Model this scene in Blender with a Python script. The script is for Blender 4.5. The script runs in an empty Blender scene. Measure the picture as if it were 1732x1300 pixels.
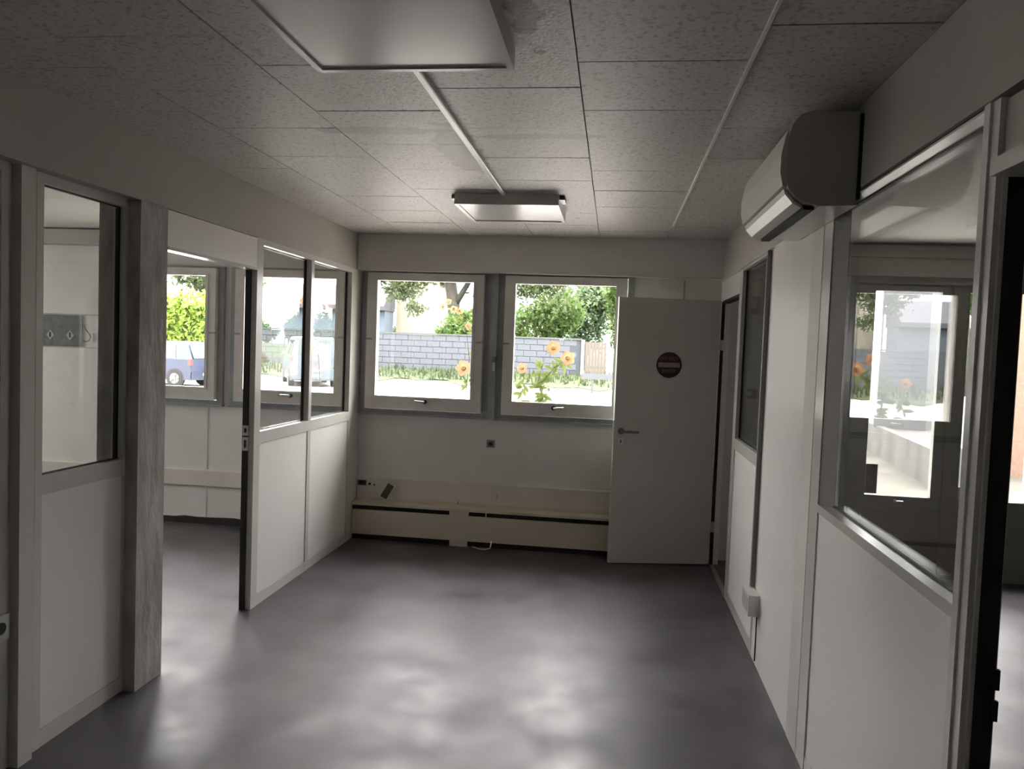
import bpy, bmesh, math, random
import numpy as np
from mathutils import Vector, Matrix
random.seed(7); rng = np.random.default_rng(7)
sc = bpy.context.scene
COL = sc.collection

# ------------------------------------------------------------------ camera
F_PX, YAW, PITCH, ROLL, EYE = 1300.0, -0.13003, -0.04754, 0.03741, 1.62
cam_d = bpy.data.cameras.new('camera'); cam = bpy.data.objects.new('camera', cam_d); COL.objects.link(cam)
cam_d.sensor_fit = 'HORIZONTAL'; cam_d.sensor_width = 36.0; cam_d.lens = 36.0 * F_PX / 1732.0
cam_d.clip_start = 0.05; cam_d.clip_end = 600
fw = Vector((math.sin(YAW) * math.cos(PITCH), math.cos(YAW) * math.cos(PITCH), math.sin(PITCH)))
rt = Vector((math.cos(YAW), -math.sin(YAW), 0)); up = rt.cross(fw)
r2 = math.cos(ROLL) * rt + math.sin(ROLL) * up; u2 = -math.sin(ROLL) * rt + math.cos(ROLL) * up
M = Matrix((r2, u2, -fw)).transposed().to_4x4(); M.translation = (0, 0, EYE)
cam.matrix_world = M
sc.camera = cam

# ------------------------------------------------------------------ sky, exposure
w = bpy.data.worlds.new('overcast_sky'); sc.world = w; w.use_nodes = True
nt = w.node_tree; bg = nt.nodes['Background']
# overcast sky: luminance rises smoothly from the horizon to three times as much at the zenith
bg.inputs['Color'].default_value = (1.0, 0.97, 0.957, 1)
_n, _l = nt.nodes, nt.links
_tc = _n.new('ShaderNodeTexCoord'); _sx = _n.new('ShaderNodeSeparateXYZ'); _mr = _n.new('ShaderNodeMapRange')
_mr.inputs[1].default_value = 0.0; _mr.inputs[2].default_value = 1.0; _mr.inputs[3].default_value = 1.0; _mr.inputs[4].default_value = 3.0
_l.new(_tc.outputs['Generated'], _sx.inputs[0]); _l.new(_sx.outputs['Z'], _mr.inputs[0]); _l.new(_mr.outputs[0], bg.inputs['Strength'])
sc.view_settings.view_transform = 'Standard'; sc.view_settings.look = 'None'
sc.view_settings.gamma = 1.0; sc.view_settings.use_curve_mapping = False
sc.view_settings.exposure = 3.5
sc.cycles.max_bounces = 12; sc.cycles.diffuse_bounces = 6; sc.cycles.glossy_bounces = 5
sc.cycles.transparent_max_bounces = 24; sc.cycles.sample_clamp_indirect = 6.0
sc.cycles.caustics_reflective = False; sc.cycles.caustics_refractive = False

# ------------------------------------------------------------------ materials
def mat(name, col, rough=0.6, col2=None, scale=6.0, bump=0.0, bscale=60.0, metal=0.0, detail=4.0, lo=0.35, hi=0.65, spec=0.5, stretch=None):
    m = bpy.data.materials.new(name); m.use_nodes = True
    n, l = m.node_tree.nodes, m.node_tree.links
    p = n['Principled BSDF']
    p.inputs['Base Color'].default_value = (*col, 1); p.inputs['Roughness'].default_value = rough
    p.inputs['Metallic'].default_value = metal; p.inputs['Specular IOR Level'].default_value = spec
    tc = n.new('ShaderNodeTexCoord'); src = tc.outputs['Object']
    if stretch:
        mp = n.new('ShaderNodeMapping'); mp.inputs['Scale'].default_value = stretch
        l.new(src, mp.inputs['Vector']); src = mp.outputs['Vector']
    if col2 is not None:
        t = n.new('ShaderNodeTexNoise'); t.inputs['Scale'].default_value = scale; t.inputs['Detail'].default_value = detail
        l.new(src, t.inputs['Vector'])
        r = n.new('ShaderNodeValToRGB'); r.color_ramp.elements[0].position = lo; r.color_ramp.elements[1].position = hi
        r.color_ramp.elements[0].color = (*col, 1); r.color_ramp.elements[1].color = (*col2, 1)
        l.new(t.outputs['Fac'], r.inputs['Fac']); l.new(r.outputs['Color'], p.inputs['Base Color'])
    if bump:
        t2 = n.new('ShaderNodeTexNoise'); t2.inputs['Scale'].default_value = bscale; t2.inputs['Detail'].default_value = 3
        l.new(src, t2.inputs['Vector'])
        b = n.new('ShaderNodeBump'); b.inputs['Strength'].default_value = bump; b.inputs['Distance'].default_value = 0.01
        l.new(t2.outputs['Fac'], b.inputs['Height']); l.new(b.outputs['Normal'], p.inputs['Normal'])
    return m

def glass_mat(name, tint=(0.97, 0.98, 0.97)):
    m = bpy.data.materials.new(name); m.use_nodes = True
    n, l = m.node_tree.nodes, m.node_tree.links; n.clear()
    o = n.new('ShaderNodeOutputMaterial'); mx = n.new('ShaderNodeMixShader')
    tr = n.new('ShaderNodeBsdfTransparent'); tr.inputs['Color'].default_value = (*tint, 1)
    gl = n.new('ShaderNodeBsdfGlossy'); gl.inputs['Roughness'].default_value = 0.0
    fr = n.new('ShaderNodeFresnel'); ge = n.new('ShaderNodeNewGeometry')
    io = n.new('ShaderNodeMapRange'); io.inputs[3].default_value = 1.5; io.inputs[4].default_value = 1 / 1.5   # both faces of the thin pane reflect as air-to-glass
    l.new(ge.outputs['Backfacing'], io.inputs[0]); l.new(io.outputs[0], fr.inputs['IOR'])
    l.new(fr.outputs[0], mx.inputs[0]); l.new(tr.outputs[0], mx.inputs[1]); l.new(gl.outputs[0], mx.inputs[2])
    l.new(mx.outputs[0], o.inputs[0]); return m

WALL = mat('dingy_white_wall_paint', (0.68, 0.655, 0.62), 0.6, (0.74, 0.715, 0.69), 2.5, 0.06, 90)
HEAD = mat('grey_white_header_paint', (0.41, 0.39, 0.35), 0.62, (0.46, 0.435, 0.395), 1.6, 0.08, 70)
PANEL = mat('white_laminate_panel', (0.86, 0.825, 0.81), 0.36, (0.90, 0.865, 0.85), 1.8)
LAC = mat('white_lacquered_profile', (0.66, 0.645, 0.61), 0.22, (0.70, 0.68, 0.65), 3)
SASH = mat('cream_painted_sash', (0.60, 0.57, 0.53), 0.42, (0.66, 0.63, 0.59), 8)
GREYF = mat('grey_window_frame_paint', (0.27, 0.29, 0.295), 0.5, (0.33, 0.345, 0.345), 6)
BLACK = mat('black_rubber', (0.012, 0.012, 0.012), 0.6)
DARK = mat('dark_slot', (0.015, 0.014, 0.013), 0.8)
CREAM = mat('cream_metal_casing', (0.60, 0.54, 0.43), 0.45, (0.64, 0.58, 0.47), 3)
DOORM = mat('grey_white_door_laminate', (0.53, 0.53, 0.49), 0.5, (0.55, 0.55, 0.51), 3)
CONC = mat('rough_grey_concrete', (0.34, 0.32, 0.30), 0.85, (0.52, 0.50, 0.47), 14, 0.5, 45, stretch=(1, 1, 0.35))
PLAST = mat('white_plastic', (0.70, 0.69, 0.66), 0.35)
ACW = mat('off_white_plastic_casing', (0.62, 0.61, 0.57), 0.35, (0.66, 0.65, 0.61), 3)
ACE = mat('grey_plastic_end_cap', (0.52, 0.515, 0.49), 0.45)
STEEL = mat('brushed_steel', (0.55, 0.55, 0.55), 0.3, metal=0.9)
DSTEEL = mat('dull_grey_metal', (0.22, 0.22, 0.21), 0.4, metal=0.6)
GLASS = glass_mat('clear_glass'); GLASS2 = glass_mat('greenish_glass', (0.88, 0.92, 0.89))
DIFF = mat('white_diffuser', (0.66, 0.65, 0.64), 0.25, (0.70, 0.69, 0.68), 2)
RED = mat('dark_red_enamel', (0.030, 0.004, 0.005), 0.45)
REDB = mat('faded_red_print', (0.35, 0.05, 0.05), 0.5)
SIGNW = mat('pale_sign_print', (0.30, 0.26, 0.255), 0.5)
GREYD = mat('grey_aluminium_door_profile', (0.19, 0.195, 0.18), 0.42, (0.22, 0.225, 0.21), 4)

def floor_mat():
    m = mat('dark_grey_vinyl', (0.052, 0.047, 0.051), 0.33, (0.108, 0.099, 0.106), 2.2, 0.03, 120, detail=8, lo=0.3, hi=0.72, spec=0.65)
    n, l = m.node_tree.nodes, m.node_tree.links; p = n['Principled BSDF']
    p.inputs['Specular Tint'].default_value = (1.0, 0.95, 1.0, 1)
    tc = n.new('ShaderNodeTexCoord'); t = n.new('ShaderNodeTexNoise'); t.inputs['Scale'].default_value = 3.0; t.inputs['Detail'].default_value = 9
    l.new(tc.outputs['Object'], t.inputs['Vector'])
    mr = n.new('ShaderNodeMapRange'); mr.inputs[1].default_value = 0.3; mr.inputs[2].default_value = 0.7; mr.inputs[3].default_value = 0.34; mr.inputs[4].default_value = 0.52
    l.new(t.outputs['Fac'], mr.inputs[0]); l.new(mr.outputs[0], p.inputs['Roughness']); return m
FLOOR = floor_mat()

def tile_mat():
    m = bpy.data.materials.new('speckled_ceiling_tile'); m.use_nodes = True
    n, l = m.node_tree.nodes, m.node_tree.links; p = n['Principled BSDF']; p.inputs['Roughness'].default_value = 0.5
    g = n.new('ShaderNodeNewGeometry')
    t = n.new('ShaderNodeTexNoise'); t.inputs['Scale'].default_value = 55; t.inputs['Detail'].default_value = 3
    l.new(g.outputs['Position'], t.inputs['Vector'])
    r = n.new('ShaderNodeValToRGB'); e = r.color_ramp.elements
    e[0].position = 0.33; e[0].color = (0.36, 0.34, 0.32, 1); e[1].position = 0.47; e[1].color = (0.58, 0.555, 0.53, 1)
    l.new(t.outputs['Fac'], r.inputs['Fac'])
    last = r.outputs['Color']
    # soot and glue marks: each has its own place and outline on the tiles
    def stain(cx, cy, hx, hy, col, wob, k):
        nonlocal last
        s = n.new('ShaderNodeTexNoise'); s.inputs['Scale'].default_value = wob; s.inputs['Detail'].default_value = 5
        l.new(g.outputs['Position'], s.inputs['Vector'])
        mp = n.new('ShaderNodeMapping'); mp.vector_type = 'POINT'
        mp.inputs['Location'].default_value = (-cx / hx, -cy / hy, 0); mp.inputs['Scale'].default_value = (1 / hx, 1 / hy, 0)
        l.new(g.outputs['Position'], mp.inputs['Vector'])
        ln = n.new('ShaderNodeVectorMath'); ln.operation = 'LENGTH'; l.new(mp.outputs[0], ln.inputs[0])
        ad = n.new('ShaderNodeMath'); ad.operation = 'MULTIPLY_ADD'; ad.inputs[1].default_value = 2.0
        l.new(s.outputs['Fac'], ad.inputs[0]); l.new(ln.outputs['Value'], ad.inputs[2])
        mr = n.new('ShaderNodeMapRange'); mr.inputs[1].default_value = 2.05; mr.inputs[2].default_value = 1.85
        mr.inputs[3].default_value = 0; mr.inputs[4].default_value = k; l.new(ad.outputs[0], mr.inputs[0])
        mx = n.new('ShaderNodeMix'); mx.data_type = 'RGBA'; mx.inputs[7].default_value = (*col, 1)
        l.new(mr.outputs[0], mx.inputs[0]); l.new(last, mx.inputs[6]); last = mx.outputs[2]
    stain(-0.27, 1.90, 0.05, 0.36, (0.20, 0.17, 0.14), 14, 0.9)
    stain(-0.72, 3.45, 0.10, 0.42, (0.24, 0.22, 0.20), 9, 0.6)
    stain(-0.98, 3.12, 0.34, 0.05, (0.26, 0.24, 0.22), 9, 0.7)
    stain(-0.35, 3.20, 0.26, 0.04, (0.26, 0.24, 0.22), 9, 0.6)
    l.new(last, p.inputs['Base Color'])
    t2 = n.new('ShaderNodeTexNoise'); t2.inputs['Scale'].default_value = 90; t2.inputs['Detail'].default_value = 2
    l.new(g.outputs['Position'], t2.inputs['Vector'])
    b = n.new('ShaderNodeBump'); b.inputs['Strength'].default_value = 0.25; b.inputs['Distance'].default_value = 0.006
    l.new(t2.outputs['Fac'], b.inputs['Height']); l.new(b.outputs['Normal'], p.inputs['Normal'])
    return m
TILE = tile_mat()

# ------------------------------------------------------------------ builders
class MB:
    def __init__(s): s.bm = bmesh.new()
    def box(s, x0, x1, y0, y1, z0, z1):
        v = [s.bm.verts.new(c) for c in ((x0,y0,z0),(x1,y0,z0),(x1,y1,z0),(x0,y1,z0),(x0,y0,z1),(x1,y0,z1),(x1,y1,z1),(x0,y1,z1))]
        for f in ((3,2,1,0),(4,5,6,7),(0,1,5,4),(1,2,6,5),(2,3,7,6),(3,0,4,7)): s.bm.faces.new([v[i] for i in f])
        return s
    def prism(s, pts, axis, a, b):
        """closed outline of 2-D points, pulled along an axis ('x','y' or 'z') from a to b"""
        def P(q, t):
            return {'x': (t, q[0], q[1]), 'y': (q[0], t, q[1]), 'z': (q[0], q[1], t)}[axis]
        A = [s.bm.verts.new(P(q, a)) for q in pts]; B = [s.bm.verts.new(P(q, b)) for q in pts]
        n = len(pts)
        s.bm.faces.new(A[::-1]); s.bm.faces.new(B)
        for i in range(n): s.bm.faces.new((A[i], A[(i+1) % n], B[(i+1) % n], B[i]))
        return s
    def ring(s, x0, x1, z0, z1, wl, wr, wb, wt, y0, y1, plane='xz'):
        """rectangular frame in the xz plane (or yz plane), with its own member widths"""
        def bx(a0, a1, b0, b1):
            if plane == 'xz': s.box(a0, a1, y0, y1, b0, b1)
            else: s.box(y0, y1, a0, a1, b0, b1)
        bx(x0, x0+wl, z0, z1); bx(x1-wr, x1, z0, z1); bx(x0+wl, x1-wr, z0, z0+wb); bx(x0+wl, x1-wr, z1-wt, z1)
        return s
    def tube(s, path, r, n=8, r1=None):
        path = [Vector(p) for p in path]; rings = []
        for i, p in enumerate(path):
            d = (path[min(i+1, len(path)-1)] - path[max(i-1, 0)]).normalized()
            a = d.cross(Vector((0, 0, 1)) if abs(d.z) < 0.9 else Vector((1, 0, 0))).normalized(); b = d.cross(a)
            rr = r if r1 is None else r + (r1 - r) * i / (len(path) - 1)
            rings.append([s.bm.verts.new(p + rr * (math.cos(2*math.pi*k/n) * a + math.sin(2*math.pi*k/n) * b)) for k in range(n)])
        for A, B in zip(rings, rings[1:]):
            for k in range(n): s.bm.faces.new((A[k], A[(k+1) % n], B[(k+1) % n], B[k]))
        s.bm.faces.new(rings[0][::-1]); s.bm.faces.new(rings[-1]); return s
    def disc(s, c, axis, r, t, n=32, r_in=None):
        c = Vector(c); ax = {'x': Vector((1,0,0)), 'y': Vector((0,1,0)), 'z': Vector((0,0,1))}[axis]
        return s.tube([c - ax * t / 2, c + ax * t / 2], r, n)
    def poly(s, pts):
        s.bm.faces.new([s.bm.verts.new(p) for p in pts]); return s
    def build(s, name, m, parent=None, bevel=0.0, smooth=False, seg=2):
        if bevel:
            bmesh.ops.bevel(s.bm, geom=[e for e in s.bm.edges if len(e.link_faces) == 2 and e.calc_face_angle(0) > 0.5], offset=bevel, segments=seg, affect='EDGES', profile=0.6)
        bmesh.ops.recalc_face_normals(s.bm, faces=s.bm.faces)
        if parent is not None and parent.location.length > 0:
            bmesh.ops.translate(s.bm, vec=-root_loc(parent), verts=s.bm.verts)
        me = bpy.data.meshes.new(name); s.bm.to_mesh(me); s.bm.free()
        me.materials.append(m)
        if smooth:
            for p in me.polygons: p.use_smooth = True
        o = bpy.data.objects.new(name, me); COL.objects.link(o)
        if parent is not None: o.parent = parent
        return o

def root_loc(o):
    v = Vector((0, 0, 0))
    while o is not None: v += o.location; o = o.parent
    return v
def tag(o, label=None, cat=None, group=None, kind=None):
    if label: o['label'] = label
    if cat: o['category'] = cat
    if group: o['group'] = group
    if kind: o['kind'] = kind
    return o
def thing(name, label, cat, loc=(0, 0, 0), group=None, kind=None):
    o = bpy.data.objects.new(name, None); COL.objects.link(o); o.location = loc; o.empty_display_size = 0.1
    return tag(o, label, cat, group, kind)
def B(*a): return MB().box(*a)
def from_data(name, verts, faces, m, parent=None):
    me = bpy.data.meshes.new(name); me.from_pydata(verts, [], faces); me.materials.append(m)
    o = bpy.data.objects.new(name, me); COL.objects.link(o)
    if parent is not None: o.parent = parent
    return o
def text_part(name, body, size, loc, rot, m, parent, depth=0.001):
    c = bpy.data.curves.new(name, 'FONT'); c.body = body; c.size = size; c.align_x = 'CENTER'; c.align_y = 'CENTER'; c.extrude = depth
    c.offset = size * 0.012
    t = bpy.data.objects.new(name, c)
    COL.objects.link(t); bpy.context.view_layer.update()
    dg = bpy.context.evaluated_depsgraph_get(); me = bpy.data.meshes.new_from_object(t.evaluated_get(dg))
    COL.objects.unlink(t); bpy.data.objects.remove(t)
    me.materials.clear(); me.materials.append(m)
    o = bpy.data.objects.new(name, me); COL.objects.link(o)
    o.parent = parent; o.location = Vector(loc) - root_loc(parent); o.rotation_euler = rot
    return o

# ------------------------------------------------------------------ room shell
XL, XR, YB, YF, ZC = -2.086, 0.805, -1.6, 6.2, 2.4957      # left face, right face, back, window wall, ceiling
XO, XE = -6.6, 5.3                                          # outer walls of the two side rooms
tag(B(XO, XE, YB, 6.42, -0.12, 0.0).build('floor', FLOOR), 'worn dark grey vinyl floor running through all the rooms', 'floor', kind='structure')

ceil = tag(B(XO, XE, YB, 6.42, ZC + 0.014, ZC + 0.16).build('ceiling', mat('ceiling_board', (0.62, 0.60, 0.57), 0.7)), 'low ceiling of staggered speckled grey tiles', 'ceiling', kind='structure')
xs = [XL, -1.683, -1.171, -0.659, -0.147, 0.365, XR]; PT, G = 0.472, 0.0045
tile_meshes = {}
for i in range(6):
    off = 2.14 if i % 2 else 2.386
    y = off - PT * 5
    while y < 6.05:
        x0, x1, y0, y1 = xs[i] + G/2, xs[i+1] - G/2, y + G/2, min(y + PT, 6.055) - G/2
        if y1 - y0 > 0.02:
            key = (round(x1-x0, 4), round(y1-y0, 4))
            if key not in tile_meshes:
                o = B(0, x1-x0, 0, y1-y0, 0, 0.014).build('ceiling_tile', TILE, ceil, bevel=0.003, seg=1); tile_meshes[key] = o.data
            else:
                o = bpy.data.objects.new('ceiling_tile', tile_meshes[key]); COL.objects.link(o); o.parent = ceil
            o.location = (x0, y0, ZC + random.uniform(-0.0009, 0.0006))
            o.rotation_euler = (random.gauss(0, 0.0008), random.gauss(0, 0.0008), 0)
        y += PT
tag(B(0.360, 0.370, -0.6, 5.42, ZC - 0.009, ZC + 0.004).build('trim_1', mat('bright_white_strip', (0.86, 0.85, 0.82), 0.4)), 'thin white strip along a ceiling joint near the air conditioner', 'trim', kind='structure')

# window wall with the openings between its pieces
wf = MB()
wf.box(XO, 1.74, YF, 6.42, 0, 1.04)
for a, b in ((XO, -4.40), (-3.36, -3.16), (-2.22, -2.01), (-1.07, -0.87), (0.12, 1.74), (3.27, XE)): wf.box(a, b, YF, 6.42, 1.04, 2.21)
wf.box(1.74 + 1.53, XE, YF, 6.42, 0, 1.04)
wf.box(XO, 1.74, YF, 6.42, 2.21, ZC + 0.02); wf.box(1.74, 3.27, YF, 6.42, 2.262, ZC + 0.02); wf.box(3.27, XE, YF, 6.42, 2.21, ZC + 0.02)
wall_far = tag(wf.build('wall_far', WALL), 'dingy white window wall at the end of the room', 'wall', kind='structure')
bm_ = B(XL, XR, 6.05, YF, 2.212, ZC).build('beam', WALL, wall_far)
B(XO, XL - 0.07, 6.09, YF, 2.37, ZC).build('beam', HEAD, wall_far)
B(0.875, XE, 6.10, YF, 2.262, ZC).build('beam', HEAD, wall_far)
B(0.875, XE, 6.075, 6.10, 2.40, 2.43).build('batten', HEAD, wall_far, bevel=0.004)
B(XL, XR, 6.03, 6.06, 2.203, 2.213).build('beam_edge_strip', LAC, wall_far)
B(0.52, 0.535, 6.19, 6.201, 0.6, 2.2).build('joint_strip', HEAD, wall_far)
def trunk(x0, x1, z0, z1, name, label):
    o = MB()
    o.prism([(6.2, z0), (6.178, z0), (6.174, z0+0.006), (6.174, z1-0.006), (6.178, z1), (6.2, z1)], 'x', x0, x1)
    return tag(o.build(name, mat('pale_cream_trunking', (0.64, 0.60, 0.54), 0.5, (0.68, 0.64, 0.58), 3)), label, 'trim', kind='structure')
trunk(XL, 0.70, 0.325, 0.498, 'trim_2', 'cream cable trunking along the wall above the low heater casing')
trunk(XO, XL - 0.07, 0.33, 0.47, 'trim_3', 'white cable trunking along the wall of the left room')
# dark unskirted foot of the left room's window wall
tag(MB().prism([(x, z) for x, z in [(XO, 0.0)] + [(XO + k * 0.11, 0.045 + 0.022 * random.random()) for k in range(41)] + [(XL - 0.07, 0.0)]], 'y', 6.192, 6.21).build('baseboard_far', DARK), 'ragged black strip where the left room wall meets the floor', 'trim', kind='structure')

tag(B(XO, XE, YB - 0.2, YB, 0, ZC + 0.1).build('wall_back', WALL), 'white wall closing the rooms behind the viewer', 'wall', kind='structure')
# outer wall of the left office, with openings for the added windows
wo = MB(); wo.box(XO - 0.2, XO, YB, 6.42, 0, 1.04); wo.box(XO - 0.2, XO, YB, 6.42, 2.21, ZC + 0.1)
for a, b in ((YB, 2.5), (3.4, 4.7), (5.6, 6.42)): wo.box(XO - 0.2, XO, a, b, 1.04, 2.21)
wall_ol = tag(wo.build('wall_outer_left', WALL), 'white outer wall of the left office', 'wall', kind='structure')
tag(B(XE, XE + 0.2, YB, 6.42, 0, ZC + 0.1).build('wall_outer_right', WALL), 'white outer wall of the entrance room', 'wall', kind='structure')
tag(B(-7.2, 5.9, -2.4, 6.75, ZC + 0.16, ZC + 0.4).build('roof_slab', CONC), 'flat concrete roof slab of the building', 'roof', kind='structure')

# ------------------------------------------------------------------ left partition
PX0, PX1 = -2.146, XL
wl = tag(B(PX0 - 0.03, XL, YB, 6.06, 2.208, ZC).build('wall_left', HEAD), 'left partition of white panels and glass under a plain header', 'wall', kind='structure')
B(-2.285, XL, 3.165, 3.372, 0, 2.212).build('pillar', CONC, wl, bevel=0.006)
def bay(par, x0, x1, y0, y1, face, zr=1.05, ztop=2.208, st0=0.035, st1=0.035, rail=0.06, glass=GLASS, rec=0.045, top=0.035, base=0.07):
    """one partition bay between x0 and x1 thick; face=+1 when the room is on its x1 side"""
    B(x0, x1, y0, y0 + st0, 0, ztop).build('stile', LAC, par, bevel=0.003)
    B(x0, x1, y1 - st1, y1, 0, ztop).build('stile', LAC, par, bevel=0.003)
    B(x0, x1, y0 + st0, y1 - st1, zr - rail, zr + 0.012).build('rail', LAC, par, bevel=0.003)
    B(x0, x1, y0 + st0, y1 - st1, ztop - top, ztop).build('rail', LAC, par, bevel=0.003)
    d = 0.006
    B(x0 + d, x1 - d, y0 + st0, y1 - st1, base, zr - rail).build('lower_panel', PANEL, par)
    B(x0 + (0 if face > 0 else 0.002), x1 - (0.002 if face > 0 else 0), y0 + st0, y1 - st1, 0, base - 0.003).build('base_rail', LAC, par, bevel=0.003)
    xg = x1 - rec if face > 0 else x0 + rec
    B(xg - 0.003, xg + 0.003, y0 + st0, y1 - st1, zr + 0.012, ztop - top).build('glass_pane', glass, par)
    gk = MB(); gk.ring(y0 + st0, y1 - st1, zr + 0.012, ztop - top, 0.006, 0.012, 0.004, 0.004, xg - 0.008, xg + 0.008, 'yz')
    gk.build('gasket', BLACK, par)
bay(wl, PX0 - 0.06, PX0, 1.65, 2.492, 1, st1=0.035)
B(PX0 - 0.05, PX0 - 0.012, 2.492, 2.515, 0, 2.208).build('stile', LAC, wl)
B(PX0 - 0.05, PX0 + 0.028, 2.515, 2.585, 0, 2.208).build('post', LAC, wl, bevel=0.012)
B(PX0 - 0.05, PX0 - 0.014, 2.585, 2.625, 0, 2.208).build('stile', LAC, wl)
bay(wl, PX0 - 0.06, PX0, 2.625, 3.185, 1, rec=0.035)
B(PX0 - 0.06, PX0, YB, 1.65, 0, 2.208).build('lower_panel', PANEL, wl)
# fascia over the open doorway and the doorway's jamb
B(PX0, XL - 0.002, 3.372, 4.285, 2.03, 2.204).build('fascia_panel', PANEL, wl, bevel=0.003)
B(PX0, XL + 0.004, 3.372, 4.285, 2.018, 2.032).build('fascia_edge', LAC, wl)
jl = B(PX0 - 0.008, XL, 4.285, 4.34, 0, 2.208).build('post', LAC, wl, bevel=0.008)
B(PX0 - 0.009, XL - 0.034, 4.276, 4.287, 0, 2.02).build('gasket', BLACK, wl)
for z0, z1 in ((1.045, 1.105), (0.955, 1.035)):
    s = B(PX0 - 0.004, XL - 0.030, 4.271, 4.277, z0, z1).build('strike_plate', PLAST, wl)
    B(PX0 + 0.006, XL - 0.040, 4.269, 4.272, z0 + 0.018, z1 - 0.016).build('strike_hole', BLACK, wl)
bay(wl, PX0, PX1, 4.34, 5.118, 1, st0=0.022, st1=0.02)
bay(wl, PX0, PX1, 5.118, 5.955, 1, st0=0.028, st1=0.035)
B(PX0, PX1 - 0.004, 5.955, YF, 0, 2.208).build('end_post', LAC, wl)

# ------------------------------------------------------------------ right partition
QX0, QX1 = XR, 0.868
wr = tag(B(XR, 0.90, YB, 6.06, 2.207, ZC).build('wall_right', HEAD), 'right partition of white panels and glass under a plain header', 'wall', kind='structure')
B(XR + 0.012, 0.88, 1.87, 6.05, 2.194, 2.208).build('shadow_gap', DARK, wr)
B(XR - 0.018, XR + 0.01, 3.62, 6.06, 2.186, 2.212).build('ledge_strip', LAC, wr, bevel=0.004)
B(XR + 0.004, QX1, 5.25, 6.06, 2.035, 2.19).build('fascia_panel', PANEL, wr)
B(XR + 0.002, QX1 - 0.01, 5.25, 6.03, 2.016, 2.036).build('gasket', BLACK, wr)
B(XR + 0.01, QX1, 6.055, YF, 0, 2.2).build('end_post', PANEL, wr)
B(XR - 0.002, XR + 0.022, 6.046, 6.056, 0, 2.03).build('gasket', BLACK, wr)
B(XR, QX1, 5.17, 5.25, 0, 2.19).build('post', LAC, wr, bevel=0.006)
hp = MB(); hp.tube([(XR + 0.03, 5.262, 0.99), (XR + 0.03, 5.30, 0.985), (XR + 0.03, 5.318, 0.93), (XR + 0.03, 5.318, 0.84), (XR + 0.03, 5.30, 0.785), (XR + 0.03, 5.262, 0.78)], 0.011, 8)
hp.build('pull_handle', BLACK, wr, smooth=True)
bay(wr, QX0, QX1, 4.255, 5.17, -1, zr=1.075, ztop=2.19, st0=0.03, st1=0.03, glass=GLASS2, rec=0.03, top=0.015)
B(QX0 + 0.002, QX1, 3.385, 4.24, 0, 2.195).build('solid_panel', PANEL, wr)
B(QX0 + 0.014, QX1, 3.378, 3.386, 0, 2.195).build('joint_strip', DARK, wr)
B(QX0, QX1, 3.205, 3.378, 0, 2.195).build('post', WALL, wr)
B(QX0 + 0.014, QX1, 3.197, 3.205, 0, 2.195).build('joint_strip', DARK, wr)
B(QX0, QX1, 3.105, 3.197, 0, 2.195).build('post', LAC, wr)
bay(wr, QX0, QX1, 1.865, 3.105, -1, zr=1.05, ztop=2.195, st0=0.016, st1=0.03, rail=0.02, rec=0.052, top=0.006)
MB().prism([(QX0 + 0.004, 3.076), (QX0 + 0.049, 3.076), (QX0 + 0.049, 3.030)], 'z', 1.062, 2.188).build('glazing_bead', LAC, wr)
B(QX0 - 0.006, QX1, 1.795, 1.863, 0, 2.195).build('post', LAC, wr, bevel=0.006)
B(QX0 - 0.012, QX0 + 0.02, 1.828, 1.856, 0, 2.195).build('post_bead', LAC, wr, bevel=0.006)
B(QX0 + 0.016, QX1 - 0.006, 1.786, 1.797, 0, 2.03).build('gasket', BLACK, wr)
B(QX0 + 0.006, QX0 + 0.016, 1.788, 1.797, 0, 2.03).build('gasket_lip', LAC, wr)
for z0, z1 in ((0.84, 0.885), (0.91, 0.955)):
    B(QX0 + 0.050, QX1 + 0.001, 1.780, 1.79, z0, z1).build('lock_keep', BLACK, wr, bevel=0.004)
B(QX0 + 0.006, QX1, 0.85, 1.80, 2.06, 2.19).build('fascia_panel', HEAD, wr)
B(QX0 - 0.028, QX1, 0.85, 1.775, 2.022, 2.058).build('door_head_bar', LAC, wr, bevel=0.008)
B(QX0, QX1, YB, 0.85, 0, 2.20).build('solid_panel', PANEL, wr)

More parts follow.
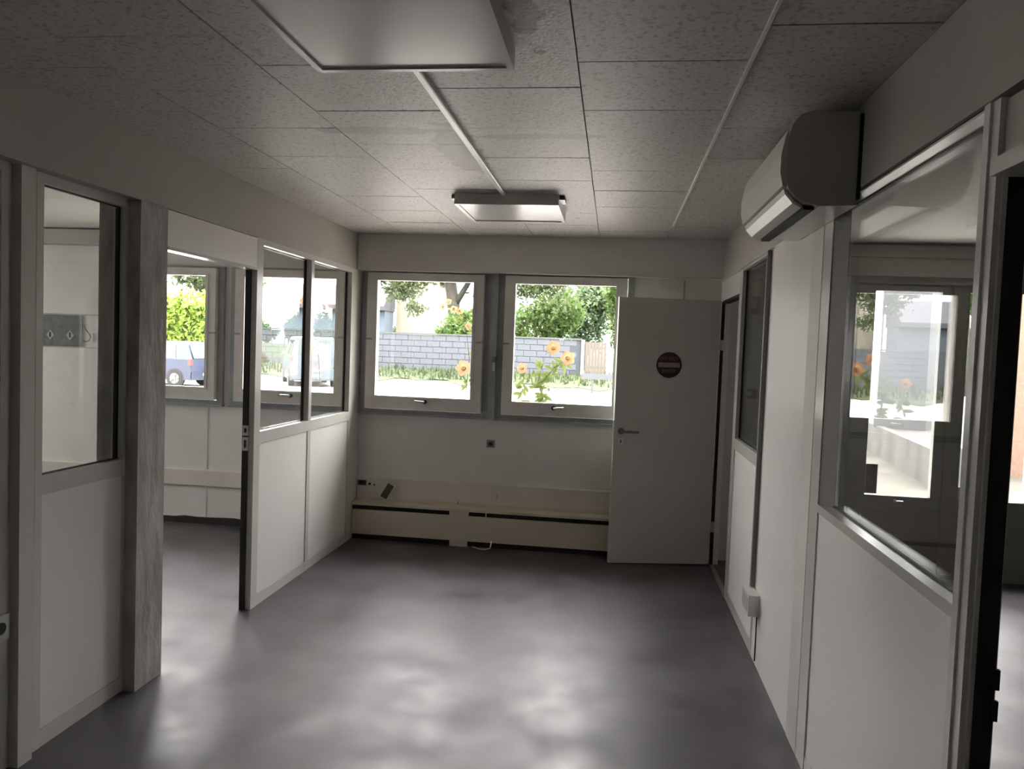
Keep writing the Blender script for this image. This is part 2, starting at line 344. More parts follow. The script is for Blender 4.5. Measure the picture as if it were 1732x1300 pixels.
# ------------------------------------------------------------------ windows of the far wall
def window(n, xa, label, mir=False):
    """grey fixed frame with one cream pivoting sash; xa is the sash's left edge"""
    xb = xa + 0.97; z0, z1 = 1.082, 2.196
    fr = MB(); fr.ring(xa - 0.055, xb + 0.055, 1.035, 2.215, 0.05, 0.05, 0.042, 0.016, 6.165, 6.30)
    root = tag(fr.build('window_%d' % n, GREYF, None, bevel=0.003), label, 'window', kind='structure')
    B(xa - 0.06, xb + 0.06, 6.15, 6.20, 1.028, 1.044).build('sill', GREYF, root, bevel=0.003)
    s = MB(); s.ring(xa, xb, z0, z1, 0.083, 0.083, 0.105, 0.06, 6.125, 6.195)
    sash = s.build('sash', SASH, root, bevel=0.006)
    bd = MB(); bd.ring(xa + 0.065, xb - 0.065, z0 + 0.088, z1 - 0.045, 0.022, 0.022, 0.02, 0.018, 6.118, 6.126)
    bd.build('glazing_bead', SASH, sash, bevel=0.002)
    B(xa + 0.08, xb - 0.08, 6.158, 6.163, z0 + 0.1, z1 - 0.055).build('glass_pane', GLASS, sash)
    for x in (xa + 0.02, xb - 0.02):
        B(x - 0.03, x + 0.03, 6.112, 6.126, 1.645, 1.66).build('pivot_hinge', GREYF, root, bevel=0.003)
    xm = (xa + xb) / 2 + (0.03 if not mir else -0.06); d = -1 if not mir else 1
    h = MB(); h.disc((xm, 6.112, 1.152), 'y', 0.016, 0.03, 16)
    hn = h.build('handle', BLACK, sash, smooth=False)
    l = MB(); l.tube([(xm, 6.098, 1.152), (xm + d * 0.05, 6.092, 1.155), (xm + d * 0.085, 6.09, 1.158)], 0.008, 8)
    l.build('handle_lever', STEEL, sash, smooth=True)
    return root
window(1, -4.32, 'cream sash window with dark handle seen through the left open doorway')
window(2, -3.175, 'cream sash window seen through the glazed left partition')
window(3, -2.025, 'cream sash window beside the left partition corner', False)
window(4, -0.885, 'cream sash window half hidden by the open door', True)
# grey boards of the mullions
for a, b, nm in ((-1.0, -0.94, 'mullion'),):
    B(a, b, 6.14, 6.2, 1.03, 2.21).build(nm, GREYF, wall_far, bevel=0.006)
B(-0.965, -0.94, 6.10, 6.142, 1.50, 1.545).build('window_catch', DSTEEL, wall_far, bevel=0.004)
B(-0.965, -0.945, 6.12, 6.142, 1.43, 1.495).build('window_catch', SASH, wall_far, bevel=0.004)
# unseen windows added to light the left office
for n, y in ((5, 2.5), (6, 4.7)):
    f = MB(); f.ring(y, y + 0.9, 1.04, 2.21, 0.06, 0.06, 0.08, 0.06, XO - 0.12, XO - 0.02, 'yz')
    r = tag(f.build('window_%d' % n, SASH), 'unseen cream window added to light the left office, ' + ('farther from' if n == 5 else 'closer to') + ' the poster wall', 'window', kind='structure')
    B(XO - 0.07, XO - 0.065, y + 0.05, y + 0.85, 1.1, 2.16).build('glass_pane', GLASS, r)

# ------------------------------------------------------------------ entrance door of the right room (two glazed leaves)
df = MB(); df.ring(1.75, 3.26, 0.0, 2.262, 0.07, 0.07, 0.03, 0.06, 6.12, 6.24)
d2 = tag(df.build('door_2', GREYD), 'grey double entrance door with two tall panes in the right room', 'door', kind='structure')
for k, (a, b, g0, g1) in enumerate(((1.822, 2.497, 1.94, 2.412), (2.507, 3.188, 2.607, 3.075))):
    f = MB(); f.ring(a, b, 0.03, 2.205, g0 - a, b - g1, 0.575, 0.05, 6.13, 6.18)
    lf = f.build('door_leaf', GREYD, d2, bevel=0.004)
    B(g0 - 0.01, g1 + 0.01, 6.15, 6.156, 0.595, 2.165).build('glass_pane', GLASS, lf)
    B(a + 0.10, b - 0.10, 6.124, 6.134, 0.14, 0.50).build('kick_panel', GREYD, lf, bevel=0.004)
    t = MB(); t.disc((a + 0.34, 6.118, 0.57), 'y', 0.012, 0.02, 12); t.tube([(a + 0.34, 6.108, 0.57), (a + 0.39, 6.105, 0.57)], 0.006, 8)
    t.build('latch', STEEL, lf)
B(2.488, 2.516, 6.118, 6.13, 0.03, 2.2).build('meeting_strip', DSTEEL, d2)
nb = tag(B(1.945, 2.03, 6.140, 6.149, 0.615, 0.84).build('notice', mat('grey_notice', (0.10, 0.10, 0.10), 0.6)), 'dark grey notice with a red mark low on the entrance door glass', 'sign')
B(1.955, 1.985, 6.137, 6.141, 0.68, 0.74).build('red_mark', REDB, nb)
nb2 = tag(B(2.61, 2.655, 6.140, 6.149, 0.60, 0.70).build('door_sticker', mat('cream_sticker', (0.62, 0.60, 0.5), 0.6)), 'small cream sticker with a dark square on the right entrance leaf', 'sticker')
B(2.625, 2.643, 6.137, 6.141, 0.615, 0.645).build('dark_square', BLACK, nb2)
B(3.27, XE, 6.185, YF, 0, 0.10).build('skirting', GREYD, wall_far)

# ------------------------------------------------------------------ the open white door
HX, HY = 0.803, 6.035
dl = thing('door_1', 'plain grey-white door standing open across the window wall', 'door', (HX, HY, 0), kind='structure')
ang = math.atan2(6.035 - 5.868, 0.803 - 0.020)          # the leaf swings in from its hinges
def local(o):                                          # parts of the leaf are built along -x from the hinge
    o.parent = dl; return o
def dpart(mb, name, m, bevel=0.0, smooth=False, parent=None):
    o = mb.build(name, m, None, bevel=bevel, smooth=smooth); o.parent = parent or dl; return o
leaf = dpart(B(-0.80, -0.014, -0.02, 0.02, 0.012, 2.035), 'leaf', DOORM, bevel=0.003)
for z in (1.70, 0.30):
    h = MB(); h.tube([(0.012, -0.01, z - 0.04), (0.012, -0.01, z + 0.04)], 0.009, 10); h.box(-0.01, 0.012, -0.014, -0.006, z - 0.04, z + 0.04)
    dpart(h, 'hinge', STEEL)
dpart(B(-0.8035, -0.799, -0.012, 0.012, 0.92, 1.10), 'lock_face', STEEL)
ro = MB(); ro.disc((-0.745, -0.024, 1.022), 'y', 0.025, 0.009, 24); hr = dpart(ro, 'handle', DSTEEL)
lv = MB(); lv.tube([(-0.745, -0.026, 1.022), (-0.745, -0.062, 1.022), (-0.735, -0.068, 1.022), (-0.62, -0.068, 1.020)], 0.0095, 10)
dpart(lv, 'lever', DSTEEL, smooth=True, parent=hr)
es = MB(); es.disc((-0.745, -0.023, 0.945), 'y', 0.022, 0.007, 24); e1 = dpart(es, 'escutcheon', PLAST)
dpart(B(-0.749, -0.741, -0.028, -0.0262, 0.932, 0.958), 'keyhole', BLACK, parent=e1)
dl.rotation_euler = (0, 0, ang)
# its round sign (flat print on a thin disc)
sg = thing('do_not_enter_sign', 'round dark red DO NOT ENTER sign on the open door', 'sign', (0, 0, 0))
c, s_ = math.cos(ang), math.sin(ang)
def onleaf(lx, ly, z): return Vector((HX + lx * c - ly * s_, HY + lx * s_ + ly * c, z))
sg.location = onleaf(-0.398, -0.0205, 1.535); sg.rotation_euler = (0, 0, ang)
dk = MB(); dk.disc((0, -0.0015, 0), 'y', 0.098, 0.003, 48); o = dk.build('disc', RED); o.parent = sg
o = B(-0.083, 0.083, -0.0045, -0.0028, -0.018, 0.018).build('bar', SIGNW, bevel=0.0005); o.parent = sg
for body, z in (('DO NOT', 0.047), ('ENTER', -0.047)):
    t = text_part('lettering', body, 0.036, (0, 0, 0), (math.pi/2, 0, 0), mat('lettering_print', (0.22, 0.13, 0.13), 0.5), sg, 0.0005)
    t.location = (0, -0.0036, z)

# floor strip at the door
tag(B(0.80, 0.835, 5.25, 6.05, 0.0, 0.005).build('threshold_strip', STEEL), 'metal threshold strip on the floor beside the open door', 'strip')

# ------------------------------------------------------------------ ceiling lights, conduit
def panel_light(x0, y0, label):
    t = thing('ceiling_light', label, 'ceiling light', (x0 + 0.3, y0 + 0.3, ZC), group='square ceiling lights')
    z0, z1 = 2.432, 2.494; x1, y1 = x0 + 0.6, y0 + 0.6
    f = MB()
    f.box(x0, x0 + 0.02, y0, y1, z0, z1); f.box(x1 - 0.02, x1, y0, y1, z0, z1); f.box(x0 + 0.02, x1 - 0.02, y0, y0 + 0.02, z0, z1); f.box(x0 + 0.02, x1 - 0.02, y1 - 0.02, y1, z0, z1)
    f.build('frame', LAC, t, bevel=0.002)
    B(x0 + 0.018, x1 - 0.018, y0 + 0.018, y1 - 0.018, z0 + 0.006, z0 + 0.012).build('diffuser', DIFF, t)
    B(x0 + 0.02, x1 - 0.02, y0 + 0.02, y1 - 0.02, z1 - 0.006, z1 - 0.001).build('back_plate', LAC, t)
    for x in (x0 - 0.03, x1): B(x, x + 0.03, y0 + 0.06, y0 + 0.20, z1 - 0.02, z1).build('mounting_bracket', DSTEEL, t)
    return t
panel_light(-0.925, 1.675, 'large square unlit panel light, the nearer of the two ceiling lights')
panel_light(-0.945, 4.37, 'square unlit panel light near the windows, at the far end of the ceiling conduit')
tag(MB().prism([(-0.672, ZC + 0.002), (-0.672, ZC - 0.014), (-0.668, ZC - 0.017), (-0.648, ZC - 0.017), (-0.644, ZC - 0.014), (-0.644, ZC + 0.002)], 'y', 2.28, 4.372).build('cable_conduit', PLAST),
    'slim white cable conduit on the ceiling joining the two panel lights', 'conduit')

# ------------------------------------------------------------------ air conditioner
A0, A1 = 2.78, 3.62
ac = thing('air_conditioner', 'white wall-mounted air conditioner above the right partition', 'air conditioner', (XR, (A0 + A1) / 2, 2.14))
body = [(XR - 0.004, 2.465), (0.632, 2.467), (0.600, 2.455), (0.575, 2.42), (0.563, 2.37), (0.562, 2.25), (0.572, 2.205), (0.598, 2.175), (0.628, 2.158), (0.68, 2.146), (XR - 0.004, 2.150)]
MB().prism(body, 'y', A0 + 0.012, A1 - 0.012).build('casing', ACW, ac, bevel=0.004)
inset = [(x + (0.004 if x < 0.7 else 0), z - (0.003 if z > 2.4 else -0.003 if z < 2.18 else 0)) for x, z in body]
for a, b in ((A0, A0 + 0.014), (A1 - 0.014, A1)):
    e = MB().prism(body, 'y', a, b).build('end_cap', ACE, ac, bevel=0.003)
    y = a - 0.001 if a == A0 else b
    B(0.646, 0.651, y - 0.0005, y + 0.0015, 2.16, 2.455).build('seam', DARK, e)
    B(0.731, 0.735, y - 0.0005, y + 0.0015, 2.16, 2.455).build('seam', DARK, e)
MB().prism([(0.566, 2.41), (0.556, 2.385), (0.543, 2.32), (0.543, 2.26), (0.553, 2.214), (0.566, 2.212)], 'y', A0 + 0.004, A1 - 0.004).build('front_panel', ACW, ac, bevel=0.004)
MB().prism([(0.560, 2.206), (0.566, 2.188), (0.592, 2.158), (0.622, 2.142), (0.626, 2.149), (0.60, 2.166), (0.575, 2.196), (0.568, 2.208)], 'y', A0 + 0.02, A1 - 0.02).build('air_flap', ACW, ac, bevel=0.0015)
for k in range(3):
    u = 0.25 + 0.25 * k; x = 0.562 + u * 0.060; z = 2.198 - u * 0.056
    B(x - 0.0012, x + 0.0012, A0 + 0.03, A1 - 0.03, z - 0.003, z + 0.0005).build('flap_groove', ACE, ac)
B(0.632, 0.668, A0 + 0.03, A1 - 0.03, 2.138, 2.150).build('outlet_slot', BLACK, ac)
B(XR - 0.010, XR + 0.001, A0 - 0.012, A1 + 0.012, 2.17, 2.455).build('wall_plate', DARK, ac)

# ------------------------------------------------------------------ low heater casing under the windows
rx1 = 0.60
rd = thing('convector_heater', 'long low cream heater casing with a black slot under the windows', 'heater', ((XL + rx1) / 2, 6.12, 0))
yf = 6.048
B(XL + 0.002, -1.265, yf + 0.006, 6.074, 0.046, 0.248).build('front_panel', CREAM, rd)
B(-1.105, rx1, yf + 0.006, 6.074, 0.046, 0.248).build('front_panel', CREAM, rd)
B(-1.265, -1.105, yf + 0.006, 6.074, 0.046, 0.248).build('front_panel', CREAM, rd)
B(XL + 0.002, rx1, 6.075, 6.19, 0.0, 0.285).build('inner_body', DARK, rd)
B(XL + 0.002, rx1, yf, 6.198, 0.286, 0.306).build('top_board', CREAM, rd, bevel=0.003)
B(-1.263, -1.107, yf + 0.004, 6.08, 0.246, 0.288).build('bracket', CREAM, rd)
B(-0.968, -0.962, yf + 0.006, 6.08, 0.246, 0.288).build('bracket', CREAM, rd)
B(-1.255, -1.11, yf + 0.002, 6.08, 0.0, 0.048).build('foot', CREAM, rd)
B(XL + 0.002, rx1, 6.176, 6.198, 0.306, 0.33).build('back_lip', CREAM, rd)

# sockets and small fittings
def socket(name, label, x0, x1, z0, z1, m, y=6.2, t=0.012, grp=None):
    o = tag(B(x0, x1, y - t, y + 0.001, z0, z1).build(name, m, bevel=0.003), label, 'socket', grp)
    B(x0 + (x1-x0)*0.25, x1 - (x1-x0)*0.25, y - t - 0.002, y - t + 0.001, z0 + (z1-z0)*0.25, z1 - (z1-z0)*0.25).build('insert', BLACK, o)
    return o
socket('wall_socket', 'grey square switch plate on the wall between the two windows', -1.0, -0.935, 0.80, 0.86, mat('grey_plate', (0.18, 0.175, 0.165), 0.5))
socket('wall_socket', 'dark square socket at the corner end of the cream trunking', -2.075, -2.005, 0.43, 0.472, mat('dark_plate', (0.05, 0.045, 0.04), 0.5), y=6.175)
for k, (x, lb) in enumerate(((-1.975, 'larger black plug hole beside the dark corner socket'), (-1.935, 'smaller black plug hole farther from the dark corner socket'))):
    h = MB(); h.disc((x, 6.173, 0.442 - 0.006 * k), 'y', 0.011 - 0.003 * k, 0.004, 16); tag(h.build('cable_hole', BLACK), lb, 'cable hole')
# loose trunking offcut leaning on the heater
ofc = thing('trunking_offcut', 'short white trunking offcut tilted on top of the heater', 'offcut', (-1.845, 6.13, 0.306))
u = MB(); u.box(-0.035, -0.029, -0.045, 0.045, 0, 0.13); u.box(0.029, 0.035, -0.045, 0.045, 0, 0.13); u.box(-0.029, 0.029, 0.039, 0.045, 0, 0.13)
o = u.build('channel', PLAST); o.parent = ofc
o = B(-0.029, 0.029, -0.04, -0.036, 0.004, 0.126).build('inner_liner', mat('brown_liner', (0.10, 0.085, 0.07), 0.7)); o.parent = ofc
ofc.rotation_euler = (0, math.radians(30), math.radians(20)); ofc.location.z = 0.347; ofc.location.y = 6.125
# thin cable at the heater foot
cb = MB(); cb.tube([(-1.06, 6.04, 0.010), (-1.0, 5.99, 0.007), (-0.95, 5.985, 0.007), (-0.915, 6.02, 0.012), (-0.91, 6.05, 0.06)], 0.005, 6)
tag(cb.build('cable', PLAST, smooth=True), 'thin white cable loop on the floor at the heater foot', 'cable')
for k, (x, z) in enumerate(((-0.90, 0.385), (-1.22, 0.318))):
    g = MB(); g.tube([(x, 6.19, z), (x, 6.165, z + 0.004), (x + 0.004, 6.16, z + 0.03)], 0.004, 6)
    tag(g.build('wall_hook', DSTEEL), ('small bent hook on the wall under the grey switch plate', 'small bent hook just above the heater top board')[k], 'hook')
# right partition: conduit and its socket
tag(B(XR - 0.022, XR + 0.001, 4.226, 4.25, 0.385, 2.186).build('wall_conduit', mat('grey_conduit', (0.20, 0.19, 0.18), 0.5), bevel=0.002), 'thin grey conduit running down the right partition', 'conduit')
so = tag(B(XR - 0.055, XR, 4.075, 4.275, 0.27, 0.38).build('wall_socket', PLAST, bevel=0.005), 'white surface socket box low on the right partition', 'socket')
B(XR - 0.057, XR - 0.054, 4.10, 4.25, 0.29, 0.36).build('socket_face', mat('socket_face', (0.45, 0.44, 0.43), 0.4), so)
B(XR - 0.004, XR + 0.001, 4.118, 4.123, 0.02, 0.27).build('cable_drop', DARK, so)
# left: socket at the picture's edge
so = tag(B(PX0 - 0.001, PX0 + 0.012, 2.38, 2.492, 0.50, 0.592).build('wall_socket', PLAST, bevel=0.003), 'white wall socket on the left panel nearest the viewer', 'socket')
h = MB(); h.disc((PX0 + 0.0125, 2.452, 0.546), 'x', 0.022, 0.003, 20); h.build('socket_face', BLACK, so)
# hook on the mid right glass stile
tag(B(XR - 0.012, XR + 0.002, 4.285, 4.30, 1.50, 1.525).build('stile_clip', PLAST, bevel=0.003), 'tiny white clip on the right partition stile', 'clip')

# poster and wire on the left office wall
ps = tag(B(-5.02, -4.62, 6.185, 6.2, 1.488, 1.762).build('poster', mat('grey_patterned_poster', (0.07, 0.07, 0.072), 0.55, (0.13, 0.13, 0.13), 16)), 'dark grey poster with two pale diamonds on the left office wall', 'poster')
for x in (-4.92, -4.73):
    MB().prism([(x - 0.035, 1.585), (x, 1.54), (x + 0.04, 1.585), (x, 1.63)], 'y', 6.181, 6.186).build('diamond', mat('pale_print', (0.42, 0.42, 0.42), 0.6), ps)
    B(x - 0.006, x + 0.008, 6.178, 6.182, 1.565, 1.61).build('diamond_mark', DARK, ps)
wi = MB(); wi.tube([(-4.615, 6.19, 1.70), (-4.59, 6.185, 1.65), (-4.55, 6.185, 1.605), (-4.535, 6.185, 1.58), (-4.55, 6.185, 1.545), (-4.585, 6.185, 1.535), (-4.61, 6.19, 1.55)], 0.004, 6)
tag(wi.build('wire', DSTEEL), 'thin looped wire hanging beside the grey poster', 'wire')
tag(B(-4.555, -4.515, 6.188, 6.2, 1.54, 1.61).build('wall_socket', PLAST, bevel=0.003), 'pale socket where the looped wire ends beside the poster', 'socket')
B(XO, -4.42, 6.193, 6.2, 1.764, 1.774).build('joint_strip', HEAD, wall_far); B(XO, -4.42, 6.194, 6.2, 1.478, 1.484).build('joint_strip', HEAD, wall_far)
hk = MB(); hk.tube([(-3.44, 6.196, 0.0), (-3.44, 6.196, 1.03)], 0.004, 6); tag(hk.build('pipe', PLAST), 'thin white pipe up the left office wall below the window', 'pipe')
# red plates on the far wall of the entrance room
for (x, z, w_, h_, lb) in ((1.06, 2.02, 0.105, 0.14, 'small red square notice high behind the right glass'), (1.06, 1.33, 0.115, 0.08, 'dark red plate low behind the right glass')):
    q = tag(B(x - w_/2, x + w_/2, 6.185, 6.2, z - h_/2, z + h_/2).build('wall_plate', REDB), lb, 'sign')
    B(x - w_/6, x + w_/6, 6.182, 6.186, z - h_/6, z + h_/4).build('white_mark', PLAST, q)

# ================================================================== outside
_mat_in = mat
def mat(name, col, rough=0.6, col2=None, *a, **k):
    # outdoor colours are written on a photographic scale; their real reflectance is lower
    f = k.pop('f', 0.30) * 0.62
    return _mat_in(name, tuple(f * c for c in col), rough, None if col2 is None else tuple(f * c for c in col2), *a, **k)
GRAV = _mat_in('pale_gravel', (0.26, 0.245, 0.232), 0.9, (0.32, 0.30, 0.285), 3, 0.3, 12)
GRASS = mat('verge_grass', (0.16, 0.28, 0.055), 0.9, (0.28, 0.38, 0.10), 5, 0.5, 30, f=0.16)
FIELD = mat('bright_field_grass', (0.36, 0.52, 0.06), 0.9, (0.42, 0.58, 0.10), 0.8, f=0.16)
BLOCK = mat('grey_blue_block', (0.36, 0.40, 0.48), 0.85, (0.48, 0.51, 0.58), 1.2, 0.3, 30, f=0.21)
CONCO = mat('weathered_concrete', (0.42, 0.40, 0.37), 0.9, (0.68, 0.65, 0.60), 2.2, 0.4, 20, stretch=(1, 1, 0.3), f=0.17)
COLM = mat('pale_blue_grey_render', (0.56, 0.60, 0.68), 0.8, (0.64, 0.66, 0.70), 1.2, f=0.13)
SALM = mat('salmon_render', (0.62, 0.36, 0.24), 0.9, (0.72, 0.46, 0.33), 18, 0.4, 60, f=0.24)
BARK = mat('bark', (0.13, 0.12, 0.09), 0.9, (0.22, 0.20, 0.16), 6, 0.5, 20)
def leafm(name, a, b, f=0.75):
    m = mat(name, a, 0.7, b, 2.2, lo=0.3, hi=0.7, f=f)
    n, l = m.node_tree.nodes, m.node_tree.links; p = n['Principled BSDF']; o = n['Material Output']
    t = n.new('ShaderNodeBsdfTranslucent'); mx = n.new('ShaderNodeMixShader'); mx.inputs[0].default_value = 0.45
    l.new(p.inputs['Base Color'].links[0].from_socket, t.inputs['Color'])
    l.new(p.outputs[0], mx.inputs[1]); l.new(t.outputs[0], mx.inputs[2]); l.new(mx.outputs[0], o.inputs[0])
    return m
LG = leafm('mid_green_leaves', (0.13, 0.24, 0.05), (0.26, 0.38, 0.11))
LB = leafm('bluish_green_leaves', (0.14, 0.24, 0.12), (0.24, 0.34, 0.17))
LD = leafm('grey_green_leaves', (0.12, 0.17, 0.07), (0.22, 0.28, 0.13))
LH = leafm('lime_green_leaves', (0.26, 0.42, 0.05), (0.42, 0.56, 0.10), 0.9)
LV = leafm('vine_leaves', (0.22, 0.36, 0.06), (0.42, 0.50, 0.12), 0.36)

def gh(x, y):                                    # ground height outside
    left = -0.19 if y < 32.5 else (-0.19 + (min(y, 36.0) - 32.5) / 3.5 * 0.60)
    right = -0.02
    t = min(1, max(0, (x - 0.8) / 1.2)); t = t * t * (3 - 2 * t)
    if y > 15: t *= max(0, 1 - (y - 15) / 6)
    return left * (1 - t) + right * t
gx = [-60, -40, -30, -24, -20, -16, -12, -8, -4, -2, 0, 0.8, 1.1, 1.4, 1.7, 2.0, 4, 6, 8, 14, 24, 40, 70]
gy = [6.42, 7, 9, 12, 15, 17, 19, 21, 25, 29, 32.5, 34.25, 36, 40, 60, 100, 160]
V = [(x, y, gh(x, y)) for y in gy for x in gx]; n = len(gx)
Fc = [(j*n+i, j*n+i+1, (j+1)*n+i+1, (j+1)*n+i) for j in range(len(gy)-1) for i in range(n-1)]
tag(from_data('ground', V, Fc, GRAV), 'pale gravel yard outside the windows', 'ground', kind='structure')
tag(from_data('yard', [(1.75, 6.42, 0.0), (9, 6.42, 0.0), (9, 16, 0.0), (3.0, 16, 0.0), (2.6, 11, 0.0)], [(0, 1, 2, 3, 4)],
    _mat_in('dark_brown_ground', (0.030, 0.0265, 0.021), 0.95, (0.050, 0.044, 0.035), 1.4, 0.4, 25)), 'dark brown yard outside the entrance door', 'yard', kind='structure')  # ground patch darker and browner than the gravel around it
tag(from_data('reflector', [(1.2, 6.42, 0.006), (9, 6.42, 0.006), (9, 8.6, 0.006), (1.2, 8.6, 0.006)], [(0, 1, 2, 3)], _mat_in('pale_reflector_concrete', (0.42, 0.40, 0.38), 0.85, (0.48, 0.46, 0.44), 2)),
    'added unseen pale apron directly outside the entrance door', 'reflector', kind='structure')  # unseen pale slab, added so bounced daylight brightens the right room's ceiling
tag(from_data('meadow', [(x, y, gh(x, y) + 0.03) for y in (36.4, 60, 150) for x in (-60, 8.5)], [(0, 1, 3, 2), (2, 3, 5, 4)], GRASS), 'green meadow behind the block wall', 'meadow', kind='structure')
tag(from_data('added_dark_strip', [(-9, 6.43, -0.17), (1.1, 6.43, -0.17), (1.1, 8.3, -0.17), (-9, 8.3, -0.17)], [(0, 1, 2, 3)], _mat_in('added_dark_soil', (0.05, 0.042, 0.03), 0.95, (0.09, 0.08, 0.05), 5)),
    'unseen dark ground strip added under the windows to dim the ceiling', 'ground strip', kind='structure')  # unseen dark strip, added to cut bounced light on the far ceiling
# grass verge on the bank
def lawn(name, x0, x1, y0, y1, nx, ny, m, label, dz=0.03, fn=gh):
    vs, fs = [], []
    for j in range(ny + 1):
        for i in range(nx + 1):
            x = x0 + (x1 - x0) * i / nx; y = y0 + (y1 - y0) * j / ny + (0.35 * math.sin(x * 1.3) + 0.3 * math.sin(x * 3.1) if j == 0 else 0)
            vs.append((x, y, fn(x, y) + dz + (0.05 * random.random() if 0 < j else 0)))
    for j in range(ny):
        for i in range(nx): a = j * (nx + 1) + i; fs.append((a, a + 1, a + nx + 2, a + nx + 1))
    return tag(from_data(name, vs, fs, m), label, 'grass', kind='stuff')
gr = lawn('grass', -30, 3, 33.5, 36.0, 160, 10, GRASS, 'green grass verge at the foot of the block wall')
tuft_v, tuft_f = [], []
for _ in range(2600):
    x = random.uniform(-28, 2.5); y = random.uniform(33.7, 35.9); z = gh(x, y); a = random.uniform(0, math.pi); h = random.uniform(0.12, 0.42); wd = 0.05
    b = len(tuft_v); dx, dy = math.cos(a) * wd, math.sin(a) * wd
    tuft_v += [(x - dx, y - dy, z), (x + dx, y + dy, z), (x + random.uniform(-.1, .1), y + random.uniform(-.1, .1), z + h)]; tuft_f.append((b, b+1, b+2))
_tg = bmesh.new(); _tg.from_mesh(gr.data)
for a, b, c in tuft_f: _tg.faces.new([_tg.verts.new(tuft_v[q]) for q in (a, b, c)])
_tg.to_mesh(gr.data); _tg.free()
lawn('field', 9, 75, 44, 125, 20, 10, FIELD, 'bright green field beyond the entrance yard', 0.0, lambda x, y: 0.42 + (y - 44) * 0.006)

# block wall: every block its own piece
bw = thing('block_wall', 'long grey concrete block wall beyond the yard', 'wall', (-10, 36.1, 0.38), kind='structure')
bl_me = None; BW_, BH_ = 0.625, 0.283
for r in range(6):
    for k in range(40):
        x = -26.4 + k * BW_ + (BW_ / 2 if r % 2 else 0)
        if x > -1.55 - BW_: continue
        if bl_me is None:
            o = B(0, BW_ - 0.026, 0, 0.20, 0, BH_ - 0.030).build('block', BLOCK, None, bevel=0.008, seg=1); bl_me = o.data
        else:
            o = bpy.data.objects.new('block', bl_me); COL.objects.link(o)
        o.parent = bw; o.location = (x + 10, 0.0 + random.uniform(-0.010, 0.010), 0.03 + r * BH_)
B(-26.5, -1.5, 36.12, 36.26, 0.2, 2.08).build('mortar_core', mat('mortar', (0.17, 0.19, 0.23), 0.95), bw)
B(-26.5, -1.5, 36.06, 36.34, 2.10, 2.17).build('coping', mat('coping', (0.27, 0.28, 0.30), 0.9), bw, bevel=0.01)
tag(B(-1.52, -1.36, 36.02, 36.2, 0.47, 2.12).build('gate_post', mat('pale_post', (0.66, 0.64, 0.6), 0.8), bevel=0.01), 'pale post where the block wall ends', 'post')
tf = thing('board_fence', 'tan board fence panel beside the block wall end', 'fence', (-0.9, 36.1, 0.4))
for k in range(7): B(-1.33 + k * 0.142, -1.33 + k * 0.142 + 0.134, 36.05, 36.09, 0.38, 2.02 + 0.02 * random.random()).build('board', mat('tan_board_%s' % 'abcdefg'[k], (0.52 + 0.03 * random.random(), 0.44, 0.36), 0.8, f=0.2), tf)
B(-1.35, -0.33, 36.09, 36.13, 0.8, 0.9).build('rail', BARK, tf); B(-1.35, -0.33, 36.09, 36.13, 1.7, 1.8).build('rail', BARK, tf)
# guard rail at the yard's edge
gd = thing('guard_rail', 'white steel guard rail in front of the tan fence', 'rail', (0.6, 32.6, -0.19))
B(-1.3, 3.2, 32.58, 32.62, 0.42, 0.66).build('rail', mat('white_rail', (0.60, 0.66, 0.76), 0.5, f=0.10), gd, bevel=0.02)
for x in (-0.9, 0.6, 2.1): B(x, x + 0.1, 32.62, 32.72, -0.2, 0.66).build('post', bpy.data.materials['white_rail'], gd)

# houses behind the wall
hs = thing('house', 'pale cream gabled house behind the block wall', 'house', (-11.9, 47, 0))
MB().prism([(-13.2, 0.3), (-10.55, 0.3), (-10.55, 5.6), (-11.9, 6.8), (-13.2, 5.6)], 'y', 45.5, 50).build('walls', mat('cream_render', (0.82, 0.75, 0.60), 0.8, f=0.55), hs)
MB().prism([(-13.5, 5.35), (-11.9, 6.8), (-10.2, 5.3), (-10.2, 5.5), (-11.9, 7.0), (-13.5, 5.55)], 'y', 45.2, 50.2).build('roof', mat('grey_roof', (0.30, 0.29, 0.32), 0.8), hs)
sh = thing('shed', 'light blue shed with mauve grey roof left of the cream house', 'shed', (-15.5, 44, 0))
MB().box(-19.5, -13.3, 43.5, 45.3, 0.3, 3.55).build('walls', mat('light_blue_render', (0.50, 0.62, 0.80), 0.8), sh)
MB().prism([(43.1, 3.5), (45.4, 3.5), (45.4, 5.0), (44.6, 5.0), (43.1, 3.75)], 'x', -19.7, -13.25).build('roof', mat('mauve_grey_roof', (0.36, 0.34, 0.42), 0.8), sh)

